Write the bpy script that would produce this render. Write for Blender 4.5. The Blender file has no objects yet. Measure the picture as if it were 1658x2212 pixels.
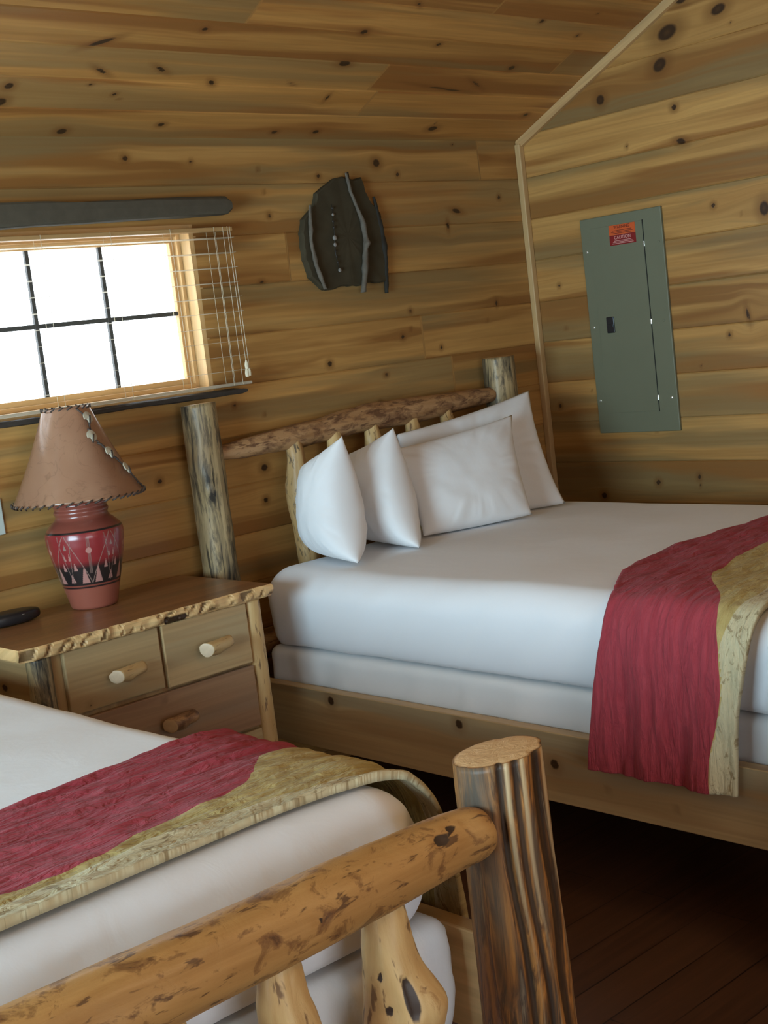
import bpy, bmesh, math, random
import numpy as np
from mathutils import Vector, Matrix
random.seed(7); RNG = np.random.default_rng(7)
C = bpy.context.scene.collection

# ------------------------------------------------------------------ noise
def _h(i, j, k, s):
    n = (i*374761393 + j*668265263 + k*2147483647 + s*1274126177) & 0xffffffff
    n = ((n ^ (n >> 13)) * 1274126177) & 0xffffffff
    return ((n ^ (n >> 16)) & 0xffff) / 65535.0
def vn(P, seed=0):
    P = np.asarray(P, float); I = np.floor(P).astype(np.int64); f = P - I; f = f*f*(3-2*f)
    out = 0
    for a in (0, 1):
        for b in (0, 1):
            for c in (0, 1):
                w = (f[..., 0] if a else 1-f[..., 0])*(f[..., 1] if b else 1-f[..., 1])*(f[..., 2] if c else 1-f[..., 2])
                out = out + w*_h(I[..., 0]+a, I[..., 1]+b, I[..., 2]+c, seed)
    return out*2-1
def fbm(P, seed=0, o=3):
    P = np.asarray(P, float); r = 0; a = 1
    for k in range(o): r = r + a*vn(P*(2**k), seed+k*7); a *= .5
    return r
def V3(x, y, z):
    x, y, z = np.broadcast_arrays(x, y, z); return np.stack([x, y, z], -1).astype(float)

# ------------------------------------------------------------------ node helpers
class NT:
    def __init__(s, name):
        s.m = bpy.data.materials.new(name); s.m.use_nodes = True; s.t = s.m.node_tree
        s.b = s.t.nodes['Principled BSDF']
    def n(s, typ, **kw):
        nd = s.t.nodes.new(typ)
        for k, v in kw.items():
            if k.startswith('_'): setattr(nd, k[1:], v)
            else: s.put(nd.inputs[k.replace('__', ' ')], v)
        return nd
    def put(s, inp, v):
        if isinstance(v, bpy.types.NodeSocket): s.t.links.new(v, inp)
        elif isinstance(v, (tuple, list)) and len(v) == 3 and inp.type == 'RGBA': inp.default_value = (*v, 1)
        else: inp.default_value = v
    def attr(s, name): return s.n('ShaderNodeAttribute', _attribute_name=name)
    def mul(s, v, sc):
        nd = s.n('ShaderNodeVectorMath', _operation='MULTIPLY'); s.put(nd.inputs[0], v); nd.inputs[1].default_value = sc; return nd.outputs[0]
    def addv(s, a, b):
        nd = s.n('ShaderNodeVectorMath', _operation='ADD'); s.put(nd.inputs[0], a); s.put(nd.inputs[1], b); return nd.outputs[0]
    def noise(s, v, scale=1, detail=3, rough=.55, dist=0):
        nd = s.n('ShaderNodeTexNoise', Scale=scale, Detail=detail, Roughness=rough, Distortion=dist); s.put(nd.inputs['Vector'], v); return nd.outputs[0]
    def ramp(s, f, stops, interp='LINEAR'):
        nd = s.n('ShaderNodeValToRGB'); s.put(nd.inputs[0], f); r = nd.color_ramp; r.interpolation = interp
        while len(r.elements) < len(stops): r.elements.new(.5)
        for e, (p, c) in zip(r.elements, stops):
            e.position = p; e.color = (*c, 1) if isinstance(c, tuple) else (c, c, c, 1)
        return nd.outputs[0]
    def mix(s, f, a, b, mode='MIX'):
        nd = s.n('ShaderNodeMix', _data_type='RGBA', _blend_type=mode)
        s.put(nd.inputs[0], f); s.put(nd.inputs[6], a); s.put(nd.inputs[7], b); return nd.outputs[2]
    def math(s, op, a, b=0.0, clamp=False):
        nd = s.n('ShaderNodeMath', _operation=op, _use_clamp=clamp); s.put(nd.inputs[0], a); s.put(nd.inputs[1], b); return nd.outputs[0]
    def bump(s, h, st=.2, d=.002):
        nd = s.n('ShaderNodeBump', Strength=st, Distance=d); s.put(nd.inputs['Height'], h); s.put(s.b.inputs['Normal'], nd.outputs[0])
    def fin(s, col, rough=.5, spec=.5, **kw):
        s.put(s.b.inputs['Base Color'], col); s.put(s.b.inputs['Roughness'], rough); s.b.inputs['Specular IOR Level'].default_value = spec
        for k, v in kw.items(): s.put(s.b.inputs[k.replace('__', ' ')], v)
        return s.m

def mat_pine(name, light, mid, red, grey, gain=1.0, rough=.42):
    t = NT(name); pl = t.attr('pl').outputs['Vector']; kn = t.attr('kn').outputs['Fac']
    sep = t.n('ShaderNodeSeparateXYZ'); t.put(sep.inputs[0], pl); rnd = sep.outputs[2]
    off = t.n('ShaderNodeCombineXYZ'); t.put(off.inputs[0], t.math('MULTIPLY', rnd, 37.)); t.put(off.inputs[1], t.math('MULTIPLY', rnd, 19.))
    base = t.addv(t.mul(pl, (1, 1, 0)), off.outputs[0])
    broad = t.noise(t.mul(base, (.8, 15, 1)), 1, 4, .6, .5)
    fine = t.noise(t.mul(base, (3, 130, 1)), 1, 3, .6)
    ring = t.noise(t.mul(base, (.9, 34, 1)), 1, 2, .5, 1.2)
    c = t.mix(t.ramp(broad, [(.3, 0.), (.7, 1.)]), mid, light)
    sr = t.ramp(t.noise(t.mul(base, (.42, 8, 1)), 1, 3, .5, .5), [(.50, 0.), (.58, .85)])
    c = t.mix(sr, c, red)
    sg = t.ramp(t.noise(t.mul(t.addv(base, (51.3, 7.7, 0)), (.34, 6, 1)), 1, 4, .55, .4), [(.50, 0.), (.59, .75)])
    c = t.mix(sg, c, grey)
    c = t.mix(t.ramp(ring, [(.45, 0.), (.62, .28)]), c, tuple(x*.55 for x in mid))
    c = t.mix(t.math('MULTIPLY', fine, .35), c, tuple(x*.6 for x in mid))
    c = t.mix(.75, c, t.mix(1.0, c, t.ramp(t.math('FRACT', t.math('MULTIPLY', rnd, 7.31)), [(0., .84), (1., 1.10)]), 'MULTIPLY'))
    halo = t.ramp(kn, [(.0, 0.), (.45, .5), (.6, .55)])
    c = t.mix(halo, c, tuple(x*.62 for x in red))
    c = t.mix(t.ramp(kn, [(.58, 0.), (.70, 1.), (.8, 1.), (1., .82)]), c, (.045, .022, .010))
    hs = t.n('ShaderNodeHueSaturation', Value=gain*1.03, Saturation=1.03); t.put(hs.inputs['Color'], c)
    t.bump(t.math('SUBTRACT', t.math('ADD', broad, fine), kn), .15, .002)
    return t.fin(hs.outputs[0], rough, .35)

def mat_log(name, light, mid, dark, patch, patch_amt=.5, streak=30, pz=13, rough=.38, capc=(.62, .40, .2)):
    """peeled log: attr lc = (cos*r, sin*r, length) ; cap = 1 on sawn ends"""
    t = NT(name); lc = t.attr('lc').outputs['Vector']; cap = t.attr('cap').outputs['Fac']
    a = t.noise(t.mul(lc, (streak, streak, 2.2)), 1, 5, .6, .7)
    b = t.noise(t.mul(t.addv(lc, (3.1, 5.2, 9.3)), (28, 28, pz)), 1, 6, .65, .6)
    c = t.mix(t.ramp(a, [(.32, 0.), (.66, 1.)]), mid, light)
    c = t.mix(t.ramp(b, [(patch_amt, 0.), (patch_amt+.05, .55), (patch_amt+.12, .85)]), c, patch)
    c = t.mix(t.ramp(b, [(patch_amt+.11, 0.), (patch_amt+.16, .8)]), c, dark)
    k = t.noise(t.mul(t.addv(lc, (13.1, 2.2, 1.3)), (60, 60, pz*.8)), 1, 3, .6, .4)
    c = t.mix(t.ramp(k, [(.60, 0.), (.66, .85)]), c, dark)
    kn = t.attr('kn').outputs['Fac']
    c = t.mix(t.ramp(kn, [(.5, 0.), (.62, 1.)]), c, (.05, .03, .02))
    rg = t.n('ShaderNodeTexNoise', Scale=60., Detail=3.); t.put(rg.inputs['Vector'], lc)
    cc = t.mix(rg.outputs[0], tuple(x*.75 for x in capc), capc)
    c = t.mix(cap, c, cc)
    t.bump(t.math('SUBTRACT', a, b), .35, .004)
    return t.fin(c, rough+.08, .35, Coat__Weight=.10, Coat__Roughness=.25)

def mat_post(name):
    """dark grained post with grey, brown, orange and cream streaks"""
    t = NT(name); lc = t.attr('lc').outputs['Vector']; cap = t.attr('cap').outputs['Fac']
    a = t.noise(t.mul(lc, (30, 30, 3.2)), 1, 5, .6, 1.3)
    c = t.ramp(a, [(.26, (.34, .24, .14)), (.36, (.06, .032, .016)), (.43, (.20, .085, .025)), (.52, (.44, .18, .042)), (.60, (.13, .052, .018)), (.68, (.42, .22, .08)), (.78, (.06, .032, .018))])
    b = t.noise(t.mul(t.addv(lc, (8, 3, 1)), (22, 22, 2.0)), 1, 4, .55, .5)
    c = t.mix(t.ramp(b, [(.60, 0.), (.68, .7)]), c, (.10, .075, .05))
    c = t.mix(t.math('MULTIPLY', t.attr('gy').outputs['Fac'], t.ramp(b, [(.35, 0.), (.5, .9)])), c, (.085, .068, .048))
    gr = t.attr('gr').outputs['Fac']
    c = t.mix(t.ramp(gr, [(.35, 0.), (.7, .9)]), c, (.03, .018, .01))
    rd = t.attr('rd').outputs['Fac']
    c = t.mix(t.ramp(rd, [(.4, 0.), (.8, .85)]), c, (.55, .38, .2))
    f = t.noise(t.mul(lc, (180, 180, 6)), 1, 2)
    c = t.mix(t.math('MULTIPLY', f, .5), c, (.03, .015, .01))
    cc = t.mix(t.noise(t.mul(lc, (60, 60, 60)), 1, 3), (.46, .26, .12), (.70, .45, .22))
    c = t.mix(cap, c, cc)
    t.bump(a, .5, .006)
    return t.fin(c, .5, .25, Coat__Weight=.04, Coat__Roughness=.2)

def mat_cloth(name, col, scale=9, st=.25, d=.006, weave=True):
    t = NT(name); tc = t.n('ShaderNodeTexCoord').outputs['Object']
    a = t.noise(tc, scale, 4, .5, .6)
    b = t.noise(t.mul(tc, (1, 1, .25)), scale*2.5, 3, .5, 1.0)
    w = t.noise(tc, 260, 2, .5)
    t.bump(t.math('ADD', t.math('ADD', a, t.math('MULTIPLY', b, .4)), t.math('MULTIPLY', w, .04)), st, d)
    return t.fin(col, .8, .2, Sheen__Weight=.15)

def simple(name, col, rough=.5, spec=.5, noise=0, nscale=40, **kw):
    t = NT(name)
    if noise:
        tc = t.n('ShaderNodeTexCoord').outputs['Object']; n = t.noise(tc, nscale, 3)
        c = t.mix(n, tuple(x*(1-noise) for x in col), tuple(min(1, x*(1+noise)) for x in col))
        t.bump(n, .1, .001)
        return t.fin(c, rough, spec, **kw)
    return t.fin(col, rough, spec, **kw)

PINE = dict(light=(.62, .355, .125), mid=(.43, .218, .070), red=(.26, .108, .032), grey=(.235, .172, .08))
M = {}
M['wall'] = mat_pine('pine_wall', **PINE)
M['ceil'] = mat_pine('pine_ceiling', (.60, .31, .10), (.43, .20, .058), (.28, .105, .032), (.27, .17, .07))
M['furn'] = mat_pine('pine_furniture', (.58, .40, .20), (.47, .30, .14), (.37, .21, .095), (.33, .26, .16), rough=.4)
M['drawer'] = mat_pine('pine_drawer', (.60, .44, .24), (.52, .36, .18), (.45, .29, .14), (.42, .33, .19), rough=.45)
M['drawer_red'] = mat_pine('pine_drawer_red', (.42, .26, .15), (.36, .21, .12), (.30, .17, .10), (.30, .22, .15), rough=.45)
M['top'] = mat_pine('stained_top', (.34, .17, .075), (.27, .13, .055), (.2, .09, .04), (.2, .12, .06), rough=.3)
M['trim'] = mat_pine('pine_trim', (.80, .53, .26), (.70, .44, .20), (.55, .32, .14), (.52, .36, .18))
M['amber'] = mat_log('amber_log', (.50, .27, .09), (.36, .18, .055), (.09, .04, .018), (.155, .065, .024), .54, pz=19)
M['pale'] = mat_log('pale_log', (.66, .45, .20), (.52, .31, .12), (.16, .08, .035), (.33, .17, .06), .62)
M['bark'] = mat_log('barky_rail', (.50, .30, .15), (.38, .20, .085), (.13, .06, .03), (.22, .11, .055), .47)
M['handle'] = mat_log('handle_log', (.60, .42, .20), (.50, .31, .13), (.16, .08, .035), (.33, .17, .06), .62, capc=(.9, .72, .5))
M['spin'] = mat_log('mottled_spindle', (.58, .38, .17), (.45, .26, .10), (.06, .045, .035), (.10, .07, .05), .56)
M['grey'] = mat_log('grey_streaked_post', (.50, .37, .19), (.25, .18, .09), (.018, .016, .014), (.065, .052, .036), .47, streak=36, pz=4.0)
M['post'] = mat_post('streaked_post')
M['white'] = mat_cloth('white_sheet', (.80, .81, .84), 6, .24, .008)
M['white2'] = mat_cloth('box_sheet', (.74, .74, .74), 6, .35, .01)
M['pillow'] = mat_cloth('pillowcase', (.82, .83, .85), 9, .16, .005)
M['dark'] = simple('dark_stained_wood', (.045, .038, .032), .6, .3, .3, 30)
M['board'] = simple('weathered_board', (.088, .074, .052), .8, .2, .25, 25)
M['floor'] = None
M['slat'] = simple('blind_slat', (.70, .64, .50), .5, .4, Alpha=.45)
M['slatw'] = simple('wood_headrail', (.45, .27, .11), .5)
M['cord'] = simple('blind_cord', (.75, .68, .5), .7)
M['metal'] = simple('grey_green_enamel', (.165, .168, .108), .5, .4, .06, 9)
M['seam'] = simple('panel_gap', (.02, .022, .018), .7)
M['bright'] = simple('bright_metal', (.85, .84, .75), .2, .5, Metallic=.7)
M['black'] = simple('black_plastic', (.015, .014, .016), .35)
M['orange'] = simple('orange_vinyl', (.62, .10, .02), .5)
M['red'] = simple('red_vinyl', (.22, .008, .008), .5)
M['ink'] = simple('dark_ink', (.12, .012, .004), .6)
M['inkw'] = simple('pale_ink', (.62, .30, .27), .6)
M['plate'] = simple('switch_plate', (.62, .68, .62), .4)
M['slate'] = simple('dark_bark_slab', (.060, .048, .028), .9, .12, .3, 18)
M['twig'] = simple('grey_twig', (.13, .11, .085), .8, .25, .45, 60)
M['twigd'] = simple('dark_twig', (.03, .026, .02), .8, .25, .3, 60)
M['bead'] = simple('dark_bead', (.03, .026, .022), .4)
M['beadl'] = simple('pale_bead', (.24, .22, .20), .5)
M['lacing'] = simple('leather_lacing', (.06, .04, .03), .6)
M['concho'] = simple('pale_rawhide', (.48, .42, .31), .6, .3, .12, 80)
M['glass'] = simple('window_glass', (1, 1, 1), 0.0, .5, Transmission__Weight=1.0, IOR=1.02, Alpha=.25)
M['pvc'] = simple('window_muntin', (.05, .052, .052), .5)

def mat_floor():
    t = NT('dark_floor'); tc = t.n('ShaderNodeTexCoord').outputs['Object']
    br = t.n('ShaderNodeTexBrick', Scale=1., Color1=(.085, .038, .019), Color2=(.06, .026, .013), Mortar=(.012, .006, .004))
    br.inputs['Mortar Size'].default_value = .002; br.inputs['Brick Width'].default_value = 1.2; br.inputs['Row Height'].default_value = .13
    t.put(br.inputs['Vector'], tc)
    g = t.noise(t.mul(tc, (2, 45, 1)), 1, 4, .6, .6)
    c = t.mix(t.ramp(g, [(.4, 0.), (.7, .55)]), br.outputs[0], (.12, .05, .024))
    return t.fin(c, .42, .35)
M['floor'] = mat_floor()

def mat_shade():
    t = NT('rawhide_shade'); tc = t.n('ShaderNodeTexCoord').outputs['Object']
    n = t.noise(tc, 9, 5, .6, .5)
    v = t.noise(tc, 5, 3, .5, 3.0)
    vein = t.ramp(v, [(.485, 0.), (.5, .5), (.515, 0.)])
    c = t.mix(n, (.36, .185, .11), (.50, .29, .18))
    c = t.mix(vein, c, (.17, .09, .055))
    t.bump(n, .2, .003)
    m = t.fin(c, .36, .5, Coat__Weight=.9, Coat__Roughness=.16)
    tr = t.n('ShaderNodeBsdfTranslucent', Color=(.75, .45, .25)); mx = t.n('ShaderNodeMixShader'); mx.inputs[0].default_value = .3
    t.t.links.new(t.b.outputs[0], mx.inputs[1]); t.t.links.new(tr.outputs[0], mx.inputs[2]); t.t.links.new(mx.outputs[0], t.t.nodes['Material Output'].inputs[0])
    return m
M['shade'] = mat_shade()
def mat_vase():
    t = NT('painted_pottery'); c = t.attr('col').outputs['Color']
    return t.fin(c, .28, .5, Coat__Weight=.4, Coat__Roughness=.12)
M['vase'] = mat_vase()
def mat_quilt():
    t = NT('runner_quilt'); q = t.attr('qc').outputs['Vector']; z1 = t.attr('z1').outputs['Fac']; z2 = t.attr('z2').outputs['Fac']
    n1 = t.noise(t.mul(q, (9, 55, 1)), 1, 4, .6, 1.0)
    n2 = t.noise(t.mul(q, (22, 30, 1)), 1, 3, .6, .8)
    maroon = t.mix(n1, (.25, .028, .040), (.46, .078, .098))
    yel = t.mix(n2, (.34, .255, .085), (.58, .46, .20))
    fl = t.ramp(t.noise(t.mul(q, (12, 24, 1)), 1, 4, .7, 2.), [(.55, 0.), (.62, .75)])
    cream = t.mix(fl, t.mix(n2, (.50, .43, .26), (.62, .55, .36)), (.24, .17, .08))
    c = t.mix(t.math('GREATER_THAN', z1, 0.), maroon, yel)
    c = t.mix(t.math('GREATER_THAN', z2, 0.), c, cream)
    t.bump(t.math('ADD', n1, t.math('MULTIPLY', n2, .5)), .9, .013)
    return t.fin(c, .95, .05, Sheen__Weight=.06)
M['quilt'] = mat_quilt()

# ------------------------------------------------------------------ object helpers
def mk(name, verts, faces, mat, parent=None, smooth=True, attrs=None):
    me = bpy.data.meshes.new(name)
    me.from_pydata([tuple(v) for v in np.asarray(verts, float)], [], [tuple(int(i) for i in f) for f in faces]); me.update()
    if smooth: me.polygons.foreach_set('use_smooth', [True]*len(me.polygons))
    if mat: me.materials.append(mat)
    for k, a in (attrs or {}).items():
        a = np.asarray(a, np.float32)
        if a.ndim == 1:
            at = me.attributes.new(k, 'FLOAT', 'POINT'); at.data.foreach_set('value', a)
        elif a.shape[1] == 4:
            at = me.attributes.new(k, 'FLOAT_COLOR', 'POINT'); at.data.foreach_set('color', a.ravel())
        else:
            at = me.attributes.new(k, 'FLOAT_VECTOR', 'POINT'); at.data.foreach_set('vector', a.ravel())
    o = bpy.data.objects.new(name, me); C.objects.link(o)
    if parent: o.parent = parent; o.matrix_parent_inverse = Matrix.Translation(-parent.location)
    return o
def tag(o, label=None, cat=None, group=None, kind=None):
    if label: o['label'] = label
    if cat: o['category'] = cat
    if group: o['group'] = group
    if kind: o['kind'] = kind
    return o
def thing(name, loc, label, cat, group=None):
    o = bpy.data.objects.new(name, None); o.location = loc; C.objects.link(o); o.empty_display_size = .1
    return tag(o, label, cat, group)
def grid_faces(nu, nv, wrapu=False, off=0, flip=False):
    F = []
    for j in range(nv-1):
        for i in range(nu if wrapu else nu-1):
            a = off+j*nu+i; b = off+j*nu+(i+1) % nu; c = b+nu; d = a+nu
            F.append((a, d, c, b) if flip else (a, b, c, d))
    return F

class MB:
    """collects boxes into one bevelled mesh with plank attributes"""
    def __init__(s): s.v = []; s.f = []; s.pl = []; s.kn = []
    def box(s, x0, x1, y0, y1, z0, z1, bev=.003, axis=0, rnd=None, knots=(), sub=1):
        x0, x1 = sorted((x0, x1)); y0, y1 = sorted((y0, y1)); z0, z1 = sorted((z0, z1))
        bm = bmesh.new(); bmesh.ops.create_cube(bm, size=1)
        for v in bm.verts: v.co = Vector(((x0+x1)/2+v.co.x*(x1-x0), (y0+y1)/2+v.co.y*(y1-y0), (z0+z1)/2+v.co.z*(z1-z0)))
        b = min(bev, (x1-x0)*.45, (y1-y0)*.45, (z1-z0)*.45)
        if b > 0: bmesh.ops.bevel(bm, geom=list(bm.edges), offset=b, segments=2, affect='EDGES', profile=.5)
        s.add(bm, axis, rnd)
    def add(s, bm, axis=0, rnd=None):
        o = len(s.v); rnd = random.random() if rnd is None else rnd
        bm.verts.ensure_lookup_table()
        for v in bm.verts:
            c = v.co; s.v.append(tuple(c))
            q = {0: (c.x, c.z+c.y*.7), 1: (c.y, c.z+c.x*.7), 2: (c.z, c.x+c.y*.9)}[axis]
            s.pl.append((q[0], q[1], rnd)); s.kn.append(0)
        for f in bm.faces: s.f.append([v.index+o for v in f.verts])
        bm.free()
    def build(s, name, mat, parent=None, smooth=False):
        o = mk(name, s.v, s.f, mat, parent, smooth, dict(pl=np.array(s.pl), kn=np.array(s.kn)))
        return o
def box(name, x0, x1, y0, y1, z0, z1, mat, parent=None, bev=.003, axis=0, rnd=None):
    m = MB(); m.box(x0, x1, y0, y1, z0, z1, bev, axis, rnd); return m.build(name, mat, parent)

def board(name, x0, x1, y0, y1, z0, z1, mat, parent=None, face='x-', knots=(), res=.012, rnd=.3, bev=.003):
    """a board: bevelled box + dense front face carrying knots.  knots=(u,v,ru,rv)"""
    m = MB(); m.box(x0, x1, y0, y1, z0, z1, bev, 1 if face[0] == 'x' else 0, rnd)
    n0 = len(m.v)
    e = bev
    if face == 'x-': us = np.arange(y0+e, y1-e, res); us = np.append(us, y1-e); mk3 = lambda U, V: V3(x0-.0004, U, V); flip = True
    if face == 'y-': us = np.arange(x0+e, x1-e, res); us = np.append(us, x1-e); mk3 = lambda U, V: V3(U, y0-.0004, V); flip = False
    vs = np.append(np.arange(z0+e, z1-e, res), z1-e)
    V, U = np.meshgrid(vs, us, indexing='ij'); P = mk3(U, V).reshape(-1, 3)
    kn, wv = knotfield(U, V, knots)
    m.v += [tuple(p) for p in P]; m.f += grid_faces(len(us), len(vs), off=n0, flip=flip)
    m.pl += [tuple(p) for p in np.stack([U.ravel(), wv.ravel(), np.full(U.size, rnd)], -1)]; m.kn += list(kn.ravel())
    return m.build(name, mat, parent)

def knotfield(U, V, knots):
    kn = np.zeros(U.shape); wv = V.copy()
    for k in knots:
        u, v, ru, rv = k[:4]; an = math.radians(k[4]) if len(k) > 4 else 0
        du = U-u; dv = V-v
        a = du*math.cos(an)+dv*math.sin(an); b = -du*math.sin(an)+dv*math.cos(an)
        d = np.sqrt((a/ru)**2+(b/rv)**2)
        kn = np.maximum(kn, np.clip(1.0-.4*d, 0, 1)*(d < 2.5))
        d2 = np.sqrt((du/(ru*3.5+.02))**2+(dv/(rv*2.0+.008))**2)
        wv = wv-dv*.75*np.exp(-d2**2*.8)
    return kn, wv

# ------------------------------------------------------------------ plank surfaces
def planks(name, org, Ud, Vd, N, u0, u1, v0, v1, ph, voff, fu, fv, knots, mat, hole=None, top=None, seed=1):
    org, Ud, Vd, N = map(np.array, (org, Ud, Vd, N))
    us = list(np.arange(u0, u1, .08))+[u1]+list(np.arange(max(fu[0], u0), min(fu[1], u1), .011))
    if hole: us += [hole[0], hole[1]]
    us = np.array(sorted(set(np.round(us, 4))))
    keep = [0]
    for i in range(1, len(us)):
        if us[i]-us[keep[-1]] > .003 or (hole and us[i] in (round(hole[0], 4), round(hole[1], 4))): keep.append(i)
    us = us[keep]
    k0 = math.floor((v0-voff)/ph); k1 = math.ceil((v1-voff)/ph)
    Pv = []; F = []; PL = []; KN = []; r = np.random.default_rng(seed)
    off = 0
    for k in range(k0, k1):
        a = max(v0, voff+k*ph); b = min(v1, voff+(k+1)*ph)
        if b-a < .001: continue
        rows = [a, a+.0015, a+.004]; step = .011 if (b > fv[0] and a < fv[1]) else .09
        x = a+.004
        while x+step < b-.004: x += step; rows.append(x)
        rows += [b-.004, b-.0015, b]
        if hole:
            for h in hole[2:]:
                if a < h < b: rows.append(h)
        rows = np.array(sorted(set(np.round(rows, 5))))
        dep = np.zeros(len(rows)); dep[0] = dep[-1] = -.0035; dep[1] = dep[-2] = -.0025
        joints = np.cumsum(r.uniform(1.9, 3.9, 12))+u0-r.uniform(0, 1.5)
        rn = r.random(14)
        U, Vv = np.meshgrid(us, rows)
        bi = np.searchsorted(joints, U)
        RN = rn[np.clip(bi, 0, 13)]
        loc = [q for q in knots if a-.03 < q[1] < b+.03]
        # scattered small knots
        for _ in range(int((u1-u0)*.55)):
            loc.append((r.uniform(u0, u1), a+(b-a)*r.uniform(.12, .88), r.uniform(.0035, .008), r.uniform(.003, .007)))
        kn, wv = knotfield(U, Vv, loc)
        VV = Vv.copy()
        if top is not None: VV = np.minimum(Vv, top(U))
        wob = .0012*np.sin(U*3+k)
        P = org+U[..., None]*Ud+VV[..., None]*Vd+(dep[:, None]+wob*0)[..., None]*N
        Pv.append(P.reshape(-1, 3)); PL.append(np.stack([U, wv, RN], -1).reshape(-1, 3)); KN.append(kn.ravel())
        nu = len(us)
        cu = (us[:-1]+us[1:])/2; cv = (rows[:-1]+rows[1:])/2
        for j in range(len(rows)-1):
            for i in range(nu-1):
                if hole and hole[0] < cu[i] < hole[1] and hole[2] < cv[j] < hole[3]: continue
                if top is not None and rows[j] >= max(top(us[i]), top(us[i+1])): continue
                q = off+j*nu+i; F.append((q, q+1, q+1+nu, q+nu))
        off += nu*len(rows)
    Pv = np.concatenate(Pv)
    nn = np.cross(Ud, Vd)
    if nn@N < 0: F = [f[::-1] for f in F]
    o = mk(name, Pv, F, mat, None, False, dict(pl=np.concatenate(PL), kn=np.concatenate(KN)))
    return tag(o, kind='structure')

LX, FY, H0, K = -5.9, -6.6, 2.40, .47      # left wall x, front wall y, eave height, roof slope
RY = FY/2; RZ = H0-K*RY
SL = math.hypot(1, K)
kb = [(-2.038, 2.332, .013, .010), (-1.767, 2.32, .008, .006), (-1.181, 2.262, .010, .009), (-.869, 2.311, .020, .017), (-.759, 2.265, .010, .010, 40),
      (-.164, 2.161, .010, .010), (-1.445, 2.12, .009, .009), (-1.24, 1.544, .013, .012), (-.775, 1.713, .009, .009), (-.252, 1.707, .008, .013), (-.834, 1.612, .010, .010),
      (-1.621, 1.195, .017, .014), (-1.634, 1.074, .012, .011), (-2.083, 1.218, .011, .010), (-.44, 2.11, .030, .010, -10), (-.5, 2.05, .008, .02), (-1.52, 1.88, .012, .006),
      (-1.0, 1.36, .01, .01), (-.62, 1.55, .008, .008), (-2.33, 1.15, .009, .009), (-1.72, 1.44, .008, .008), (-.95, 1.47, .011, .008), (-1.47, 2.29, .007, .006)]
kr = [(.824, 2.671, .050, .030, 12), (.776, 2.557, .036, .026, 25), (.469, 2.484, .022, .022), (.826, 2.382, .014, .012), (.844, 2.247, .024, .012, -15), (1.062, 2.70, .036, .02, 12),
      (.991, 1.468, .009, .009), (.967, 1.977, .010, .010), (.583, .874, .013, .012), (.286, .815, .016, .015), (.088, 1.221, .010, .010), (1.19, 1.933, .022, .03), (.43, 2.58, .03, .01, 20),
      (.79, .897, .009, .012), (1.082, 1.538, .008, .028, 10), (.60, 1.10, .008, .008), (.33, 1.31, .008, .008), (1.3, 1.2, .012, .012), (.15, 1.75, .008, .008), (.9, 2.78, .03, .02)]
kc = [(-2.34, .43, .048, .010, 30), (-2.01, .51, .012, .010), (-1.37, .55, .017, .013), (-2.28, .31, .034, .008, -28), (-2.07, .33, .032, .008, -28), (-1.84, .28, .020, .010, -40),
      (-1.34, .40, .028, .014), (-.74, .30, .14, .006, -6), (-.60, .335, .05, .007, -25), (-1.29, .23, .007, .018), (-1.5, .29, .018, .004, -25), (-2.18, .21, .009, .008), (-1.23, .69, .018, .006, -35),
      (-.57, .67, .012, .010), (-.49, .43, .018, .014), (-.13, .17, .014, .012), (-2.56, .23, .016, .016), (-2.56, .16, .022, .020), (-2.285, .03, .020, .016), (-1.92, .07, .016, .010),
      (-1.403, .04, .016, .010), (-1.205, .045, .016, .012), (-.603, .075, .027, .016), (-.30, .62, .010, .008), (-.98, .52, .012, .009), (-.75, .78, .022, .008, -30), (-2.6, .62, .02, .015)]
kc = [(u, v*SL, a, b, *r) for (u, v, a, b, *r) in kc]
WX0, WX1, WZ0, WZ1 = -3.02, -1.80, 1.505, 2.10
planks('wall_back', (0, 0, 0), (1, 0, 0), (0, 0, 1), (0, -1, 0), LX, 0, -.02, H0+.03, .182, .054, (-2.75, 0), (.7, 2.5), kb, M['wall'], hole=(WX0, WX1, WZ0, WZ1), seed=3)
gable = lambda u: H0+.02+K*np.minimum(u, -FY-u)
planks('wall_right', (0, 0, 0), (0, -1, 0), (0, 0, 1), (-1, 0, 0), 0, -FY, 0, RZ, .182, .054, (0, 1.5), (.6, 3.1), kr, M['wall'], top=gable, seed=11)
planks('ceiling', (0, 0, H0), (1, 0, 0), (0, -1/SL, K/SL), (0, -K/SL, -1/SL), LX, 0, 0, -RY*SL, .150, .0, (-2.85, 0), (0, 1.15), kc, M['ceil'], seed=5)
# the hidden half of the room, coarse
planks('ceiling', (0, FY, H0), (1, 0, 0), (0, 1/SL, K/SL), (0, K/SL, -1/SL), LX, 0, 0, -RY*SL, .182, .0, (9, 9), (9, 9), [], M['ceil'], seed=6)
LW = (-3.0, -1.0, .55, 1.95)   # unseen left wall opening, invented to let light in (y0,y1,z0,z1)
planks('wall_left', (LX, 0, 0), (0, -1, 0), (0, 0, 1), (1, 0, 0), 0, -FY, 0, RZ, .182, .054, (9, 9), (9, 9), [], M['wall'], hole=(-LW[1], -LW[0], LW[2], LW[3]), top=gable, seed=12)
FW = (-5.6, -3.4, .3, 2.1)  # unseen front wall opening, invented for the fill light behind the camera
planks('wall_front', (0, FY, 0), (1, 0, 0), (0, 0, 1), (0, 1, 0), LX, 0, -.02, H0+.03, .182, .054, (9, 9), (9, 9), [], M['wall'], hole=FW, seed=13)
tag(box('floor', LX-.1, .1, FY-.1, .1, -.05, 0, M['floor'], bev=0), kind='structure')

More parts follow.
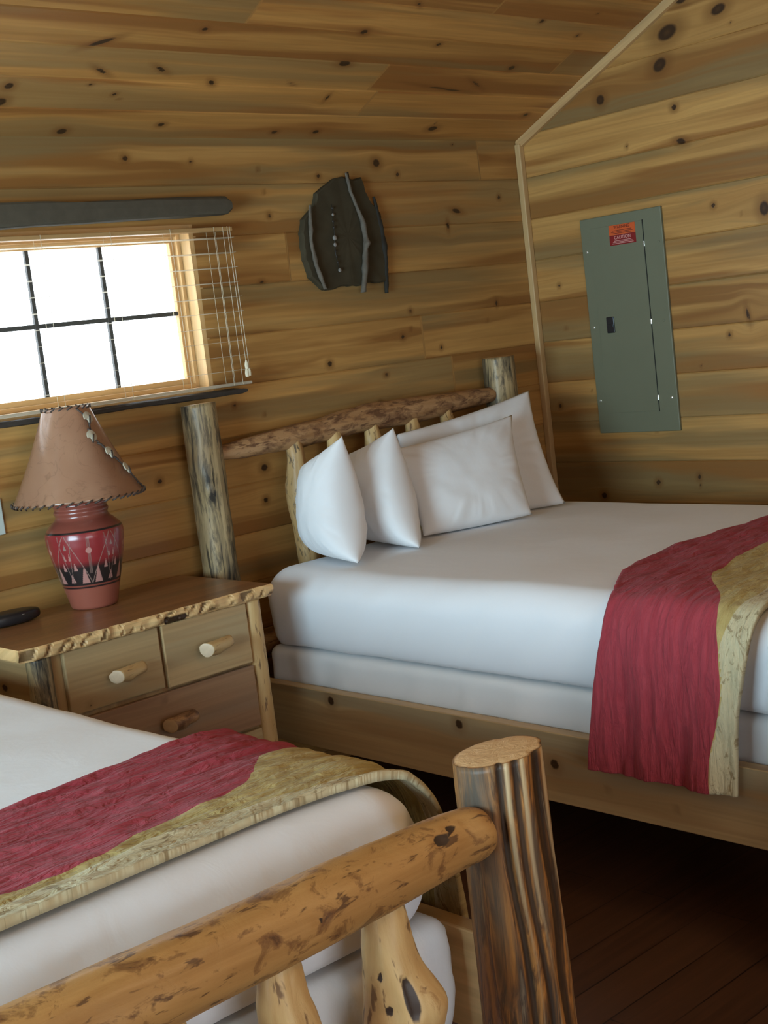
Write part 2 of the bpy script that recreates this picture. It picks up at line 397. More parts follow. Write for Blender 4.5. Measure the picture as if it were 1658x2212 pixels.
# corner and rake trims
tag(box('trim_1', -.030, -.0005, -.030, -.0005, .0, 2.385, M['trim'], bev=.004, axis=2, rnd=.2), kind='structure')
def rake(name, y0, y1):
    w, d = .040, .020
    vs = []; pl = []
    for (y, z) in ((y0, H0+K*min(-y0, -FY+y0)), (y1, H0+K*min(-y1, -FY+y1))):
        for (dx, dz) in ((0, 0), (-d, 0), (-d, -w), (0, -w)):
            vs.append((dx-.0005, y, z+dz-.001)); pl.append((-y, z*.2+dz, .55))
    f = [(0, 1, 5, 4), (1, 2, 6, 5), (2, 3, 7, 6), (3, 0, 4, 7), (3, 2, 1, 0), (4, 5, 6, 7)]
    if y1 > y0: f = [q[::-1] for q in f]
    return tag(mk(name, vs, f, M['trim'], None, False, dict(pl=np.array(pl), kn=np.zeros(8))), kind='structure')
rake('trim_2', -.001, RY); rake('trim_3', FY+.001, RY)

# ------------------------------------------------------------------ logs
def log(name, pts, rad, mat, parent=None, seg=40, step=.012, bumps=.06, seed=1, capround=.25, knots=(), flute=None, taper=(1, 1), tl=(.05, .05), extra=None, tilt=(0, 0)):
    """tube through pts (list of 3-vectors). rad: number or list. knots: (t 0..1, angle deg, height, size)."""
    pts = [Vector(p) for p in pts]; L = sum((pts[i+1]-pts[i]).length for i in range(len(pts)-1))
    n = max(12, int(L/step)); T = np.linspace(0, 1, n)
    seglen = np.cumsum([0]+[(pts[i+1]-pts[i]).length for i in range(len(pts)-1)])/L
    PX = np.array([[np.interp(t, seglen, [p[k] for p in pts]) for k in range(3)] for t in T])
    R = np.interp(T, np.linspace(0, 1, len(np.atleast_1d(rad))), np.atleast_1d(rad)) if np.size(rad) > 1 else np.full(n, float(np.atleast_1d(rad)[0]))
    for e, (tp, l) in enumerate(zip(taper, tl)):
        if tp != 1:
            s = np.clip((T if e == 0 else 1-T)*L/l, 0, 1); R = R*(tp+(1-tp)*np.sqrt(1-(1-s)**2))
    d = (pts[-1]-pts[0]).normalized(); ref = Vector((0, 0, 1)) if abs(d.z) < .8 else Vector((1, 0, 0))
    A = ref.cross(d).normalized(); B = d.cross(A).normalized()
    A = np.array(A); B = np.array(B); D = np.array(d)
    th = np.linspace(0, 2*math.pi, seg, endpoint=False)
    TT, TH = np.meshgrid(T, th, indexing='ij'); RR = R[:, None]*np.ones_like(TH)
    S = TT*L; r0 = float(np.mean(R))
    nz = fbm(V3(np.cos(TH)*1.1+seed*3.7, np.sin(TH)*1.1, S/r0*.35), seed, 3)
    RR = RR*(1+bumps*nz)
    kn = np.zeros_like(TH)
    for (t, ang, h, sz, *hole) in knots:
        da = (TH-math.radians(ang)+math.pi) % (2*math.pi)-math.pi
        q = np.sqrt((da*r0/sz)**2+((TT-t)*L/(sz*(hole[1] if len(hole) > 1 else 1.3)))**2)
        RR = RR+h*np.exp(-q**2*.7)
        if hole and hole[0]: kn = np.maximum(kn, np.clip(1.3-q*.8, 0, 1)); RR = RR-.006*(q < .9)
    ats = {}
    if flute is not None:
        fr, gr, rd, gy = flute(TH, S); RR = RR*fr; ats = dict(gr=gr.ravel(), rd=rd.ravel(), gy=gy.ravel())
    ring = PX[:, None, :]+RR[..., None]*(np.cos(TH)[..., None]*A+np.sin(TH)[..., None]*B)
    # slanted sawn ends
    for e, tv in enumerate(tilt):
        if tv:
            w = (np.clip(1-(TT if e == 0 else 1-TT)*L/.12, 0, 1))**1.0
            ring = ring+(w*(np.cos(TH)*tv[0]+np.sin(TH)*tv[1])*RR)[..., None]*D
    P = ring.reshape(-1, 3); F = grid_faces(seg, n, True)
    lc = np.stack([np.cos(TH)*RR+seed*.37, np.sin(TH)*RR, S+seed*1.3], -1).reshape(-1, 3)
    cap = np.zeros(len(P)); knf = kn.ravel()
    P = list(P); lc = list(lc); cap = list(cap); knf = list(knf)
    g = {k: list(v) for k, v in ats.items()}
    for e in (0, 1):
        base = 0 if e == 0 else (n-1)*seg; rn = ring[0 if e == 0 else -1]; c = rn.mean(0); dr = (-1 if e == 0 else 1)
        prev = [base+i for i in range(seg)]
        for k, (s, out) in enumerate(((.985, .0), (.93, capround*r0*.12), (.6, capround*r0*.2))):
            o = len(P)
            for i in range(seg):
                P.append(c+(rn[i]-c)*s+D*dr*out); lc.append(((P[-1]-c)@A, (P[-1]-c)@B, 0)); cap.append(0 if k == 0 and s > .98 else 1); knf.append(0)
                for q in g: g[q].append(0)
            cur = list(range(o, o+seg))
            for i in range(seg):
                j = (i+1) % seg; f = (prev[i], prev[j], cur[j], cur[i]); F.append(f[::-1] if e == 0 else f)
            prev = cur
        P.append(c+D*dr*capround*r0*.22); lc.append((0, 0, 0)); cap.append(1); knf.append(0)
        for q in g: g[q].append(0)
        for i in range(seg):
            j = (i+1) % seg; f = (prev[i], prev[j], len(P)-1); F.append(f[::-1] if e == 0 else f)
    at = dict(lc=np.array(lc), cap=np.array(cap), kn=np.array(knf)); at.update({k: np.array(v) for k, v in g.items()})
    o = mk(name, np.array(P), F, mat, parent, True, at)
    bm = bmesh.new(); bm.from_mesh(o.data); bmesh.ops.recalc_face_normals(bm, faces=bm.faces); bm.to_mesh(o.data); bm.free()
    return o

def post_flute(TH, S):
    # heart-shaped section: a deep groove and side flutes that wander downwards
    gr = np.zeros_like(TH); fr = np.ones_like(TH); rd = np.zeros_like(TH)
    def wrap(a): return (a+math.pi) % (2*math.pi)-math.pi
    for (a0, w, dep, drift, l) in ((5.42, .10, .16, .55, 1.1), (5.80, .09, .08, .60, 1.1), (6.40, .15, .09, .3, 1.5), (.7, .14, .06, .2, 1.7), (4.55, .16, .03, .2, 1.3), (2.2, .15, .06, .2, 1.3)):
        ce = a0+drift*(.93-S)*.8+.05*np.sin(S*14*l+a0)
        d = wrap(TH-ce); q = np.exp(-(d/w)**2)
        fr = fr-dep*q; gr = np.maximum(gr, q if dep > .05 else q*.4)
        rd = np.maximum(rd, np.exp(-((d-w*1.9)/(w*.75))**2)*(dep > .06)*(.75+.25*np.sin(S*9)))
    fr = fr*(1+.06*np.cos(2*(TH-.4)))
    gy = np.exp(-(wrap(TH-4.75)/.6)**2)*np.clip((S-.58+.08*np.sin(TH*9))/.15, 0, 1)
    return fr, gr, rd, gy

# ------------------------------------------------------------------ beds
def build_bed(x0, x1, label, near):
    """x0..x1 post centres"""
    t = thing('log_bed', ((x0+x1)/2, -1.3, 0), label, 'bed', 'log beds')
    yh, yf = -.10, -2.50
    s = 3 if near else 1
    log('post', [(x0, yh, 0), (x0, yh, .75), (x0-.003, yh, 1.468)], [.066, .064, .062], M['grey'], t, seed=s, bumps=.06, knots=[(.86, 300, .006, .035), (.80, 325, .014, .03, 0)], tilt=(0, (0.05, 0)))
    log('post', [(x1, yh, 0), (x1+.002, yh, 1.478)], [.072, .072, .070], M['grey'], t, seed=s+4, bumps=.05)
    for i, x in enumerate((x0-.04, x1+.01)):
        if near and i == 1:
            log('post', [(x-.005, yf, 0), (x-.004, yf, .5), (x-.008, yf, .928)], [.080, .077, .073], M['post'], t, seg=110, seed=9, bumps=.03, flute=post_flute, capround=.1, knots=[(.52, 300, .008, .03)], tilt=(0, (.10, .10)))
        else:
            log('post', [(x, yf, 0), (x, yf, .93)], .09, M['post'] if near else M['grey'], t, seed=s+8+i, flute=post_flute if near else None)
    # head rails and spindles
    log('rail', [(x0+.03, yh, 1.285), (x0+.3, yh-.005, 1.295), ((x0+x1)/2, yh, 1.318), (x1-.3, yh, 1.322), (x1-.03, yh, 1.325)], [.026, .046, .052, .048, .030], M['bark'], t, seed=s+2, bumps=.10)
    log('rail', [(x0+.03, yh, .56), (x1-.03, yh, .56)], [.045, .05, .045], M['bark'], t, seed=s+3, bumps=.06)
    for i, f in enumerate((.245, .372, .497, .637, .765)):
        x = x0+(x1-x0)*f
        log('spindle', [(x, yh, .57), (x+.012, yh-.01, .85), (x-.005, yh-.018, 1.10), (x, yh-.026, 1.245), (x+.002, yh-.018, 1.308)], [.046, .041, .040, .049, .022], M['spin'] if i == 0 else M['pale'], t, seed=20+i+s, bumps=.09, seg=28, knots=[(.93, 250+i*7, .006, .02)])
    # foot rail
    fz = .812
    log('rail', [(x1-.058, yf-.012, fz+.006), (x1-.13, yf, fz+.004), (x1-.5, yf, fz), ((x0+x1)/2-.1, yf, fz+.006), (x0+.05, yf, fz)], [.046, .056, .058, .060, .052], M['amber'], t, seg=56, seed=31, bumps=.05, taper=(.5, .6), tl=(.035, .05),
        knots=[(.080, 40, .004, .013, 1), (.062, 52, .003, .009, 1), (.25, 10, .004, .005, 1)] if near else [])
    log('rail', [(x1-.04, yf, .33), (x0+.04, yf, .33)], [.045, .05, .045], M['amber'], t, seed=32, bumps=.05)
    for i in range(7):
        x = x1-.285-i*.205
        if x < x0+.12: break
        kk = [(.38, 150, .022, .03), (.33, 200, .004, .011, 1, 3.6), (.24, 248, .003, .005, 1, 1.9), (.36, 240, .003, .006, 1, 1.8)] if i == 0 else [(.55, 180+50*i, .012, .03)]
        if i == 0:
            rr = [.030, .042, .058, .060, .054, .048]
        else: rr = [.030, .045, .050, .046, .05, .046]
        log('spindle', [(x, yf, fz-.035), (x-.002, yf, fz-.10), (x+.012, yf, fz-.2), (x+.006, yf, fz-.33), (x, yf, .34)], rr, M['pale'], t, seed=41+i, bumps=.13, seg=44, step=.008, knots=kk)
    # side rails
    kx = [(-.65, .468, .017, .017), (-1.24, .47, .017, .016), (-1.60, .405, .017, .016), (-1.78, .365, .006, .006), (-2.0, .35, .006, .006)]
    board('side_rail', x0-.02, x0+.018, yf+.05, yh-.06, .293, .497, M['furn'], t, 'x-', kx, rnd=.31)
    m = MB(); m.box(x1-.018, x1+.02, yf+.05, yh-.06, .293 if not near else .40, .497 if not near else .594, .004, 1, .62); m.build('side_rail', M['furn'] if not near else M['trim'], t)
    return t
bed2 = build_bed(-1.945, -.392, 'log bed against the corner by the grey panel, with a streaked headboard', False)
bed1 = build_bed(-4.745, -3.10, 'nearer log bed with the amber foot rail and thick dark streaked foot post', True)

# ------------------------------------------------------------------ mattress / box spring
def rounded(x0, x1, y0, y1, z0, z1, r, res, fn):
    """subdivided box projected to a rounded box, then displaced by fn(P,N)"""
    cx, cy, cz = (x0+x1)/2, (y0+y1)/2, (z0+z1)/2; hx, hy, hz = (x1-x0)/2, (y1-y0)/2, (z1-z0)/2
    P = []; F = []
    def side(a, b, c, sgn):
        h = [hx, hy, hz]; na = max(2, int(2*h[a]/res)); nb = max(2, int(2*h[b]/res))
        A, B = np.meshgrid(np.linspace(-h[a], h[a], na+1), np.linspace(-h[b], h[b], nb+1))
        Q = np.zeros(A.shape+(3,)); Q[..., a] = A; Q[..., b] = B; Q[..., c] = sgn*h[c]
        o = sum(len(p) for p in P); P.append(Q.reshape(-1, 3))
        even = (a, b, c) in ((0, 1, 2), (1, 2, 0), (2, 0, 1))
        F.extend(grid_faces(na+1, nb+1, off=o, flip=(sgn < 0) == even))
    for s in (-1, 1): side(0, 1, 2, s); side(1, 2, 0, s); side(2, 0, 1, s)
    P = np.concatenate(P); h = np.array([hx, hy, hz]); inner = np.clip(P, -(h-r), h-r); dlt = P-inner
    ln = np.linalg.norm(dlt, axis=1, keepdims=True); Nn = dlt/np.maximum(ln, 1e-9); P = inner+Nn*r+np.array([cx, cy, cz])
    P = fn(P, Nn)
    return P, F
def weld(o, d=.0006):
    bm = bmesh.new(); bm.from_mesh(o.data); bmesh.ops.remove_doubles(bm, verts=bm.verts, dist=d); bm.to_mesh(o.data); bm.free()

def mattress(x0, x1, y0, y1, label, seed, zb=.616, zt=.879):
    def fn(P, N):
        side = np.clip(1-np.abs(N[:, 2:3]), 0, 1)
        bulge = np.clip(1-((P[:, 2]-.74)/.14)**2, 0, 1)[:, None]*.018
        P = P+np.concatenate([N[:, :2], np.zeros((len(P), 1))], 1)*bulge
        w = fbm(np.stack([P[:, 0]*5, (P[:, 1]+P[:, 2]*.9)*13, P[:, 2]*2.0], -1), seed, 3)
        w2 = fbm(P*3.0, seed+3, 2)
        top = fbm(P*np.array([2.2, 2.8, 1]), seed+9, 3)
        amt = (w*.0060+w2*.007)[:, None]*side+(top*.004)[:, None]*(1-side)
        P = P+N*amt
        # gentle crown
        ux = (P[:, 0]-x0)/(x1-x0); uy = (P[:, 1]-y0)/(y1-y0)
        P[:, 2] += .002*np.clip(N[:, 2], 0, 1)*(4*ux*(1-ux)*1.0)
        lo = zb+.006*vn(P*np.array([6, 6, 0]), seed+21)
        P[:, 2] = np.where(P[:, 2] < lo, lo+(P[:, 2]-lo)*.08, P[:, 2])
        return P
    P, F = rounded(x0, x1, y0, y1, zb-.05, zt, .085, .016, fn)
    o = mk('mattress', P, F, M['white']); weld(o)
    return tag(o, label, 'mattress', 'white sheeted mattresses')
def boxspring(x0, x1, y0, y1, z0, z1, label, seed, amp):
    def fn(P, N):
        s = np.clip(1-np.abs(N[:, 2]), 0, 1)
        w = fbm(np.stack([P[:, 0]*16+P[:, 2]*5, P[:, 1]*9+P[:, 2]*4, P[:, 2]*2.5], -1), seed, 3)
        w2 = fbm(P*4, seed+5, 2)
        P = P+N*((w*amp+w2*amp*.8)*s)[:, None]
        return P
    P, F = rounded(x0, x1, y0, y1, z0, z1, .03, .013, fn)
    o = mk('box_spring', P, F, M['white2']); weld(o)
    return tag(o, label, 'box spring', 'white covered box springs')
mattress(-1.905, -.43, -2.33, -.27, 'white sheeted mattress of the far bed, four pillows on its head end', 4)
boxspring(-1.906, -.43, -2.33, -.27, .35, .606, 'white covered box spring under the far mattress, above the side rail', 5, .006)
mattress(-4.66, -3.155, -2.36, -.27, 'white sheeted mattress of the nearer bed, behind the amber foot rail', 14, .638, .868)
boxspring(-4.67, -3.145, -2.375, -.27, .32, .626, 'crumpled white covered box spring behind the foot spindles', 15, .015)

# ------------------------------------------------------------------ runners
def runner(path, head, foot, bw, label, seed, cream=.075, amp=2.1):
    """path: [(x,z)] along the bed width; head/foot/bw: functions of arc length s giving y edges and tan width"""
    p = np.array(path, float); sl = np.r_[0, np.cumsum(np.linalg.norm(np.diff(p, axis=0), axis=1))]; L = sl[-1]
    ns = int(L/.006); S = np.linspace(0, L, ns)
    # smooth path
    X = np.interp(S, sl, p[:, 0]); Z = np.interp(S, sl, p[:, 1])
    k = 7; ker = np.hanning(2*k+1); ker /= ker.sum()
    X = np.convolve(np.pad(X, k, 'edge'), ker, 'valid'); Z = np.convolve(np.pad(Z, k, 'edge'), ker, 'valid')
    tx = np.gradient(X); tz = np.gradient(Z); tl = np.hypot(tx, tz); nx, nz = -tz/tl, tx/tl
    if nz[len(nz)//2] < 0: nx, nz = -nx, -nz
    nv = 92; W = np.linspace(0, 1, nv)
    hd = head(S); ft = foot(S); SS, WW = np.meshgrid(S, W, indexing='ij')
    Y = hd[:, None]+(ft-hd)[:, None]*WW
    wr = fbm(V3(SS*5, Y*34, 0), seed, 3)*.0028*amp+fbm(V3(SS*14, Y*60, 3), seed+4, 2)*.0012*amp
    hang = np.clip((.84-Z)/.1, 0, 1)[:, None]*np.ones_like(WW)
    fold = np.sin(Y*38+np.sin(SS*5)*1.2)*.007*hang*np.clip((.80-Z[:, None])/.3, 0, 1)
    hem = .0025*(np.exp(-((WW-.015)/.01)**2)+np.exp(-((WW-.985)/.01)**2))
    # right edge of the quilt lifts a little where it turns over the mattress corner
    oo = np.maximum(.011+wr, .003)+fold+hem; oi = -.001+fold
    P0 = np.stack([X[:, None]+nx[:, None]*oo, Y, Z[:, None]+nz[:, None]*oo], -1)
    P1 = np.stack([X[:, None]+nx[:, None]*oi, Y, Z[:, None]+nz[:, None]*oi], -1)
    d = np.abs(ft[:, None]-Y); z1 = bw(S)[:, None]+.006*np.sin(SS*21)-d; z2 = cream+.018*np.sin(SS*6+1)-d
    z2 = np.where(z1 > 0, z2, -1)
    F = grid_faces(nv, ns); o2 = ns*nv; F2 = [tuple(i+o2 for i in f[::-1]) for f in F]
    rim = []
    for j in range(ns-1):
        for c in (0, nv-1):
            a = j*nv+c; b = (j+1)*nv+c; rim.append((a, b, b+o2, a+o2) if c == 0 else (b, a, a+o2, b+o2))
    for j in (0, ns-1):
        for c in range(nv-1):
            a = j*nv+c; b = a+1; rim.append((b, a, a+o2, b+o2) if j == 0 else (a, b, b+o2, a+o2))
    P = np.concatenate([P0.reshape(-1, 3), P1.reshape(-1, 3)])
    qc = np.stack([SS, Y, 0*Y], -1).reshape(-1, 3)
    o = mk('bed_runner', P, F+F2+rim, M['quilt'], None, True, dict(qc=np.r_[qc, qc], z1=np.r_[z1.ravel(), z1.ravel()], z2=np.r_[z2.ravel(), z2.ravel()]))
    bm = bmesh.new(); bm.from_mesh(o.data); bmesh.ops.recalc_face_normals(bm, faces=bm.faces); bm.to_mesh(o.data); bm.free()
    return tag(o, label, 'bed runner', 'quilted runners')
I = lambda xs, ys: (lambda s: np.interp(s, xs, ys))
def smooth_interp(xs, ys):
    def f(s):
        s = np.asarray(s); q = 0
        for o in np.linspace(-.05, .05, 11): q = q+np.interp(s+o, xs, ys)
        return q/11
    return f
ZT = .893
# far bed: s=0 at the bottom of the near hanging end
path2 = [(-2.000, .425), (-1.985, .60), (-1.972, .76), (-1.955, .83), (-1.915, .877), (-1.855, ZT-.006), (-1.75, ZT), (-1.17, ZT+.012), (-.50, ZT), (-.40, .86), (-.37, .78), (-.37, .5)]
runner(path2, smooth_interp([0, .3, .42, .50, .60, .75, .92, 3], [-1.755, -1.80, -1.825, -1.805, -1.735, -1.672, -1.652, -1.65]),
       smooth_interp([0, .2, .35, .5, .7, 3], [-2.205, -2.215, -2.25, -2.27, -2.235, -2.215]),
       smooth_interp([0, .25, .40, .47, .55, .68, .85, 1.1, 1.5, 2.3], [.065, .05, .075, .12, .17, .25, .30, .33, .22, .10]),
       'maroon and tan quilted runner over the far bed, hanging down beside its rail', 2)
ZS = .882
path1 = [(-3.040, .36), (-3.052, .56), (-3.072, .74), (-3.092, .81), (-3.135, .862), (-3.200, ZS-.006), (-3.30, ZS), (-3.9, ZS+.004), (-4.55, ZS), (-4.68, .86), (-4.715, .77), (-4.72, .63)]
runner(path1, smooth_interp([0, .4, .55, .8, 1.1, 3], [-1.76, -1.77, -1.775, -1.81, -1.845, -1.87]),
       smooth_interp([0, .4, .55, .8, 1.5, 3], [-2.30, -2.33, -2.305, -2.285, -2.305, -2.305]),
       smooth_interp([0, .3, .45, .52, .57, .65, .69, .73, .89, 1.04, 1.3, 2.5], [.06, .12, .26, .33, .31, .27, .18, .155, .12, .095, .09, .08]),
       'maroon quilted runner with a tan scalloped border across the nearer bed', 12, cream=.05)

# ------------------------------------------------------------------ pillows
def pillow(TL, TR, BR, BL, T, label, seed, sag=.03, side=1):
    n = 60; a = np.linspace(-1, 1, n); A, B = np.meshgrid(a, a)
    TL, TR, BR, BL = map(lambda q: np.array(q, float), (TL, TR, BR, BL))
    pin = .055
    A2 = A*(1-pin*(1-B**2)*A**4*1.6); B2 = B*(1-sag*2.2*(1-A**2)*np.clip(B, 0, 1)**3+.012*(1-A**2)*np.clip(-B, 0, 1)**3)
    U = (A2+1)/2; W = (B2+1)/2
    base = ((1-U)*(1-W))[..., None]*BL+(U*(1-W))[..., None]*BR+((1-U)*W)[..., None]*TL+(U*W)[..., None]*TR
    nrm = np.cross((TR-TL)+(BR-BL), (TL-BL)+(TR-BR)); nrm /= np.linalg.norm(nrm)
    t = T*(np.clip(1-np.abs(A)**2.6, 0, 1)**.52)*(np.clip(1-np.abs(B)**2.6, 0, 1)**.52)*(1-.22*B)
    edge = np.maximum(np.abs(A), np.abs(B))
    P = []
    for s in (1, -1):
        ang = np.arctan2(B, A)
        w = fbm(V3(np.cos(ang)*7, np.sin(ang)*7, edge*1.3+seed), seed+s, 3)*.0035*np.clip((edge-.45)/.4, 0, 1)*np.clip((1-edge)/.12, 0, 1)
        w = w+fbm(V3(A*1.7, B*1.7, seed), seed+s+5, 3)*.005*(1-edge**4)
        P.append((base+nrm*(s*t+s*w*(t > 0))[..., None]).reshape(-1, 3))
    F = grid_faces(n, n)+grid_faces(n, n, off=n*n, flip=True)
    o = mk('pillow', np.concatenate(P), F, M['pillow']); weld(o, .0004)
    bm = bmesh.new(); bm.from_mesh(o.data); bmesh.ops.recalc_face_normals(bm, faces=bm.faces); bm.to_mesh(o.data); bm.free()
    return tag(o, label, 'pillow', 'white pillows on the far bed')
ZM = .889
PILLOWS = [
 # TL, TR, BR, BL
 ((-1.655, -.27, 1.205), (-1.640, -.49, 1.305), (-1.770, -.645, ZM), (-1.675, -.30, ZM+.01), .100, 'leftmost white pillow standing edge-on by the mottled spindle', 3),
 ((-1.43, -.27, 1.215), (-1.370, -.46, 1.298), (-1.500, -.665, ZM), (-1.44, -.28, ZM+.01), .098, 'second white pillow from the left, edge-on between two pillows', 8),
 ((-1.30, -.33, 1.205), (-.735, -.46, 1.262), (-.885, -.645, ZM+.007), (-1.34, -.52, ZM+.007), .068, 'wide white pillow in front, right of the two edge-on pillows', 13),
 ((-1.12, -.20, 1.245), (-.480, -.335, 1.336), (-.605, -.575, ZM), (-1.18, -.24, ZM), .062, 'tallest rightmost white pillow, behind the wide one', 19),
]
for q in PILLOWS: pillow(*q)

# ------------------------------------------------------------------ nightstand
ns = thing('nightstand', (-2.53, -.30, 0), 'pine log nightstand with bark-edged top between the two beds', 'nightstand')
def live_top():
    x0, x1, y0, y1, z0, z1 = -2.985, -2.085, -.575, -.055, .846, .885
    P = []; F = []; PL = []
    nx, ny, nz = 150, 24, 8
    us = np.linspace(0, 1, nx)
    # closed loop around rectangle, front edge rough
    loop = [(x0+(x1-x0)*u, y0, 1) for u in us]+[(x1, y0+(y1-y0)*v, 0) for v in np.linspace(0, 1, ny)[1:]]+[(x1+(x0-x1)*u, y1, 0) for u in us[1:]]+[(x0, y1+(y0-y1)*v, 0) for v in np.linspace(0, 1, ny)[1:-1]]
    n = len(loop); zs = np.linspace(z1, z0, nz); kn = []
    for j, z in enumerate(zs):
        e = (j/(nz-1)); ins = .003*(j == 0)+.004*(j == nz-1)
        for i, (x, y, fr) in enumerate(loop):
            o = 0; k = 0
            if fr:
                q = float(vn(np.array([x*34, z*30, 1.]), 5)); chips = float(vn(np.array([x*60+e*1.2, e*1.2, 7.]), 9))
                o = -.007*q-.010*e*0+.010*(e-.3)**2-.004; 
                cut = max(0, chips-.12)
                o += .006*min(1, cut*2.2) if .12 < e < .95 else 0
                k = min(1, cut*3.5)*.66 if .12 < e < .95 else 0
                if -2.50 < x < -2.42 and e > .45: k = .75; o += .006
            cx = -1 if x < -2.6 and not fr and abs(x-x0) < .001 else 0
            P.append((x+(ins if x <= x0 else -ins if x >= x1 else 0), y+o+(ins if y <= y0 else -ins if y >= y1 else 0), z)); PL.append((x, z*2+y, .4)); kn.append(k)
    F += grid_faces(n, nz, True)
    # top grid faces
    F.append(list(range(n))); F.append(list(range((nz-1)*n, nz*n))[::-1])
    o = mk('top', P, F, M['trim'], ns, False, dict(pl=np.array(PL), kn=np.array(kn)))
    o.data.materials.append(M['top'])
    bm = bmesh.new(); bm.from_mesh(o.data); bmesh.ops.recalc_face_normals(bm, faces=bm.faces); bm.to_mesh(o.data); bm.free()
    for p in o.data.polygons:
        if len(p.vertices) > 10 and p.normal.z > .5: p.material_index = 1
live_top()
m = MB(); m.box(-2.93, -2.14, -.545, -.09, .06, .10, .002, 0); m.box(-2.93, -2.14, -.11, -.09, .10, .845, .002, 2); m.box(-2.16, -2.14, -.52, -.09, .08, .845, .002, 2)
m.box(-2.875, -2.165, -.535, -.515, .08, .845, .002, 2, .3)
m.build('carcass', M['furn'], ns)
board('side_panel', -2.935, -2.915, -.52, -.09, .08, .846, M['furn'], ns, 'x-', [(-.35, .74, .02, .012)], rnd=.83)
for i, (x, y, r) in enumerate(((-2.905, -.525, .036), (-2.150, -.535, .029), (-2.90, -.10, .03), (-2.15, -.10, .03))):
    log('leg', [(x, y, 0), (x, y, .846)], r, M['grey'] if i != 1 else M['pale'], ns, seed=60+i, bumps=.05, seg=30)
def pull(x, z, parent, seed, dark=False, l=.10, r=.022):
    o = log('handle', [(x-l/2, -.602, z-.002), (x, -.598, z+.001), (x+l/2, -.588, z+.004)], [r, r*.95, r*.8], M['handle'] if not dark else M['bark'], parent, seed=seed, bumps=.10, seg=26, step=.006, capround=.3,
        knots=[(.35, 250, .006, .010), (.8, 200, .005, .012)], tilt=((-.5, 0), 0))
    return o
YD = -.556
def drawer(x0, x1, z0, z1, mat, rnd, kn, hx, hz, seed, dark=False):
    d = board('drawer', x0, x1, YD, YD+.02, z0, z1, mat, ns, 'y-', kn, rnd=rnd, bev=.004)
    pull(hx, hz, d, seed, dark)
drawer(-2.842, -2.519, .652, .843, M['drawer'], .15, [(-2.78, .672, .007, .006)], -2.655, .742, 71)
drawer(-2.506, -2.184, .646, .843, M['drawer'], .27, [], -2.335, .742, 73)
drawer(-2.842, -2.184, .438, .637, M['drawer_red'], .5, [(-2.53, .615, .007, .006), (-2.72, .585, .010, .009)], -2.50, .548, 75, True)
drawer(-2.842, -2.184, .238, .428, M['drawer'], .7, [], -2.50, .335, 77, True)
drawer(-2.842, -2.184, .085, .228, M['drawer'], .62, [], -2.50, .16, 79, True)

# ------------------------------------------------------------------ lamp
LX0, LY0 = -2.520, -.205
lamp = thing('table_lamp', (LX0, LY0, .885), 'table lamp with rawhide shade and red and black painted clay base', 'lamp')
prof = [(0, .885), (.070, .885), (.078, .890), (.083, .91), (.093, .95), (.103, .985), (.112, 1.02), (.121, 1.055), (.128, 1.09), (.131, 1.12), (.128, 1.137), (.118, 1.150), (.104, 1.163), (.092, 1.172), (.087, 1.18),
        (.086, 1.187), (.091, 1.193), (.092, 1.199), (.086, 1.205), (.086, 1.210), (.091, 1.216), (.092, 1.222), (.086, 1.229), (.07, 1.236), (.03, 1.243), (0, 1.245)]
pr_, pz_ = np.array(prof).T; pr_ = pr_*.95
arc = np.r_[0, np.cumsum(np.hypot(np.diff(pr_), np.diff(pz_)))]; A_ = np.linspace(0, arc[-1], 300)
R_ = np.interp(A_, arc, pr_); Z_ = np.interp(A_, arc, pz_); R_ = np.convolve(np.pad(R_, 3, 'edge'), np.ones(7)/7, 'valid')
nsg = 420; th = np.linspace(0, 2*math.pi, nsg, endpoint=False)
ZZ, TH = np.meshgrid(Z_, th, indexing='ij'); RR = np.broadcast_to(R_[:, None], ZZ.shape)
P = np.stack([LX0+RR*np.cos(TH), LY0+RR*np.sin(TH), ZZ], -1).reshape(-1, 3)
clay = np.array([.23, .062, .042]); col = np.ones(ZZ.shape+(3,))*clay; clay2 = np.array([.29, .085, .055]); blk = np.array([.018, .014, .014]); pink = np.array([.42, .20, .17]); rd = np.array([.26, .026, .028]); line = np.array([.28, .18, .15])
col[ZZ < .957] = clay2
band = (ZZ > .968) & (ZZ < 1.137)
f = np.clip((ZZ-1.025)/.022, 0, 1)[..., None]
g = blk*(1-f)+rd*f
col = np.where(band[..., None], g, col)
per = 2*math.pi/5; ph = (TH/per+.12) % 1.0; X_ = (ph-.5)*2           # five repeats of the painted motif
v = (ZZ-.975)/(1.13-.975)
def tri(cx, hw, v0, v1): return (v > v0) & (v < v1) & (np.abs(((X_-cx+1) % 2)-1) < hw*(v1-v)/(v1-v0))
for (cx, hw, v0, v1, c) in ((0.33, .2, .0, .36, pink), (-.33, .2, .0, .36, pink), (1.0, .15, .02, .2, pink), (.72, .10, .28, .46, pink), (-.72, .10, .28, .46, pink), (.88, .07, .50, .64, pink), (-.88, .07, .50, .64, pink), (1.0, .07, .72, .84, line)):
    col[tri(cx, hw, v0, v1) & band] = c
for s in (-1, 1):
    col[(np.abs(np.abs(X_)-(v*.95)) < .016) & band & (v < 1)] = line
    col[(np.abs((1-np.abs(X_))-(v*.30)) < .014) & band & (v < 1)] = line*.8
col[(np.hypot(X_*.075, (v-.68)*.155) < .0095) & band] = pink*1.1
for cx in (-.05, 0, .05): col[(np.abs(X_-cx) < .009) & (v > .2) & (v < .95) & band & (np.abs(v-.68) > .06)] = line*.8
for zz in (.960, .971, 1.139): col[np.abs(ZZ-zz) < .0026] = blk
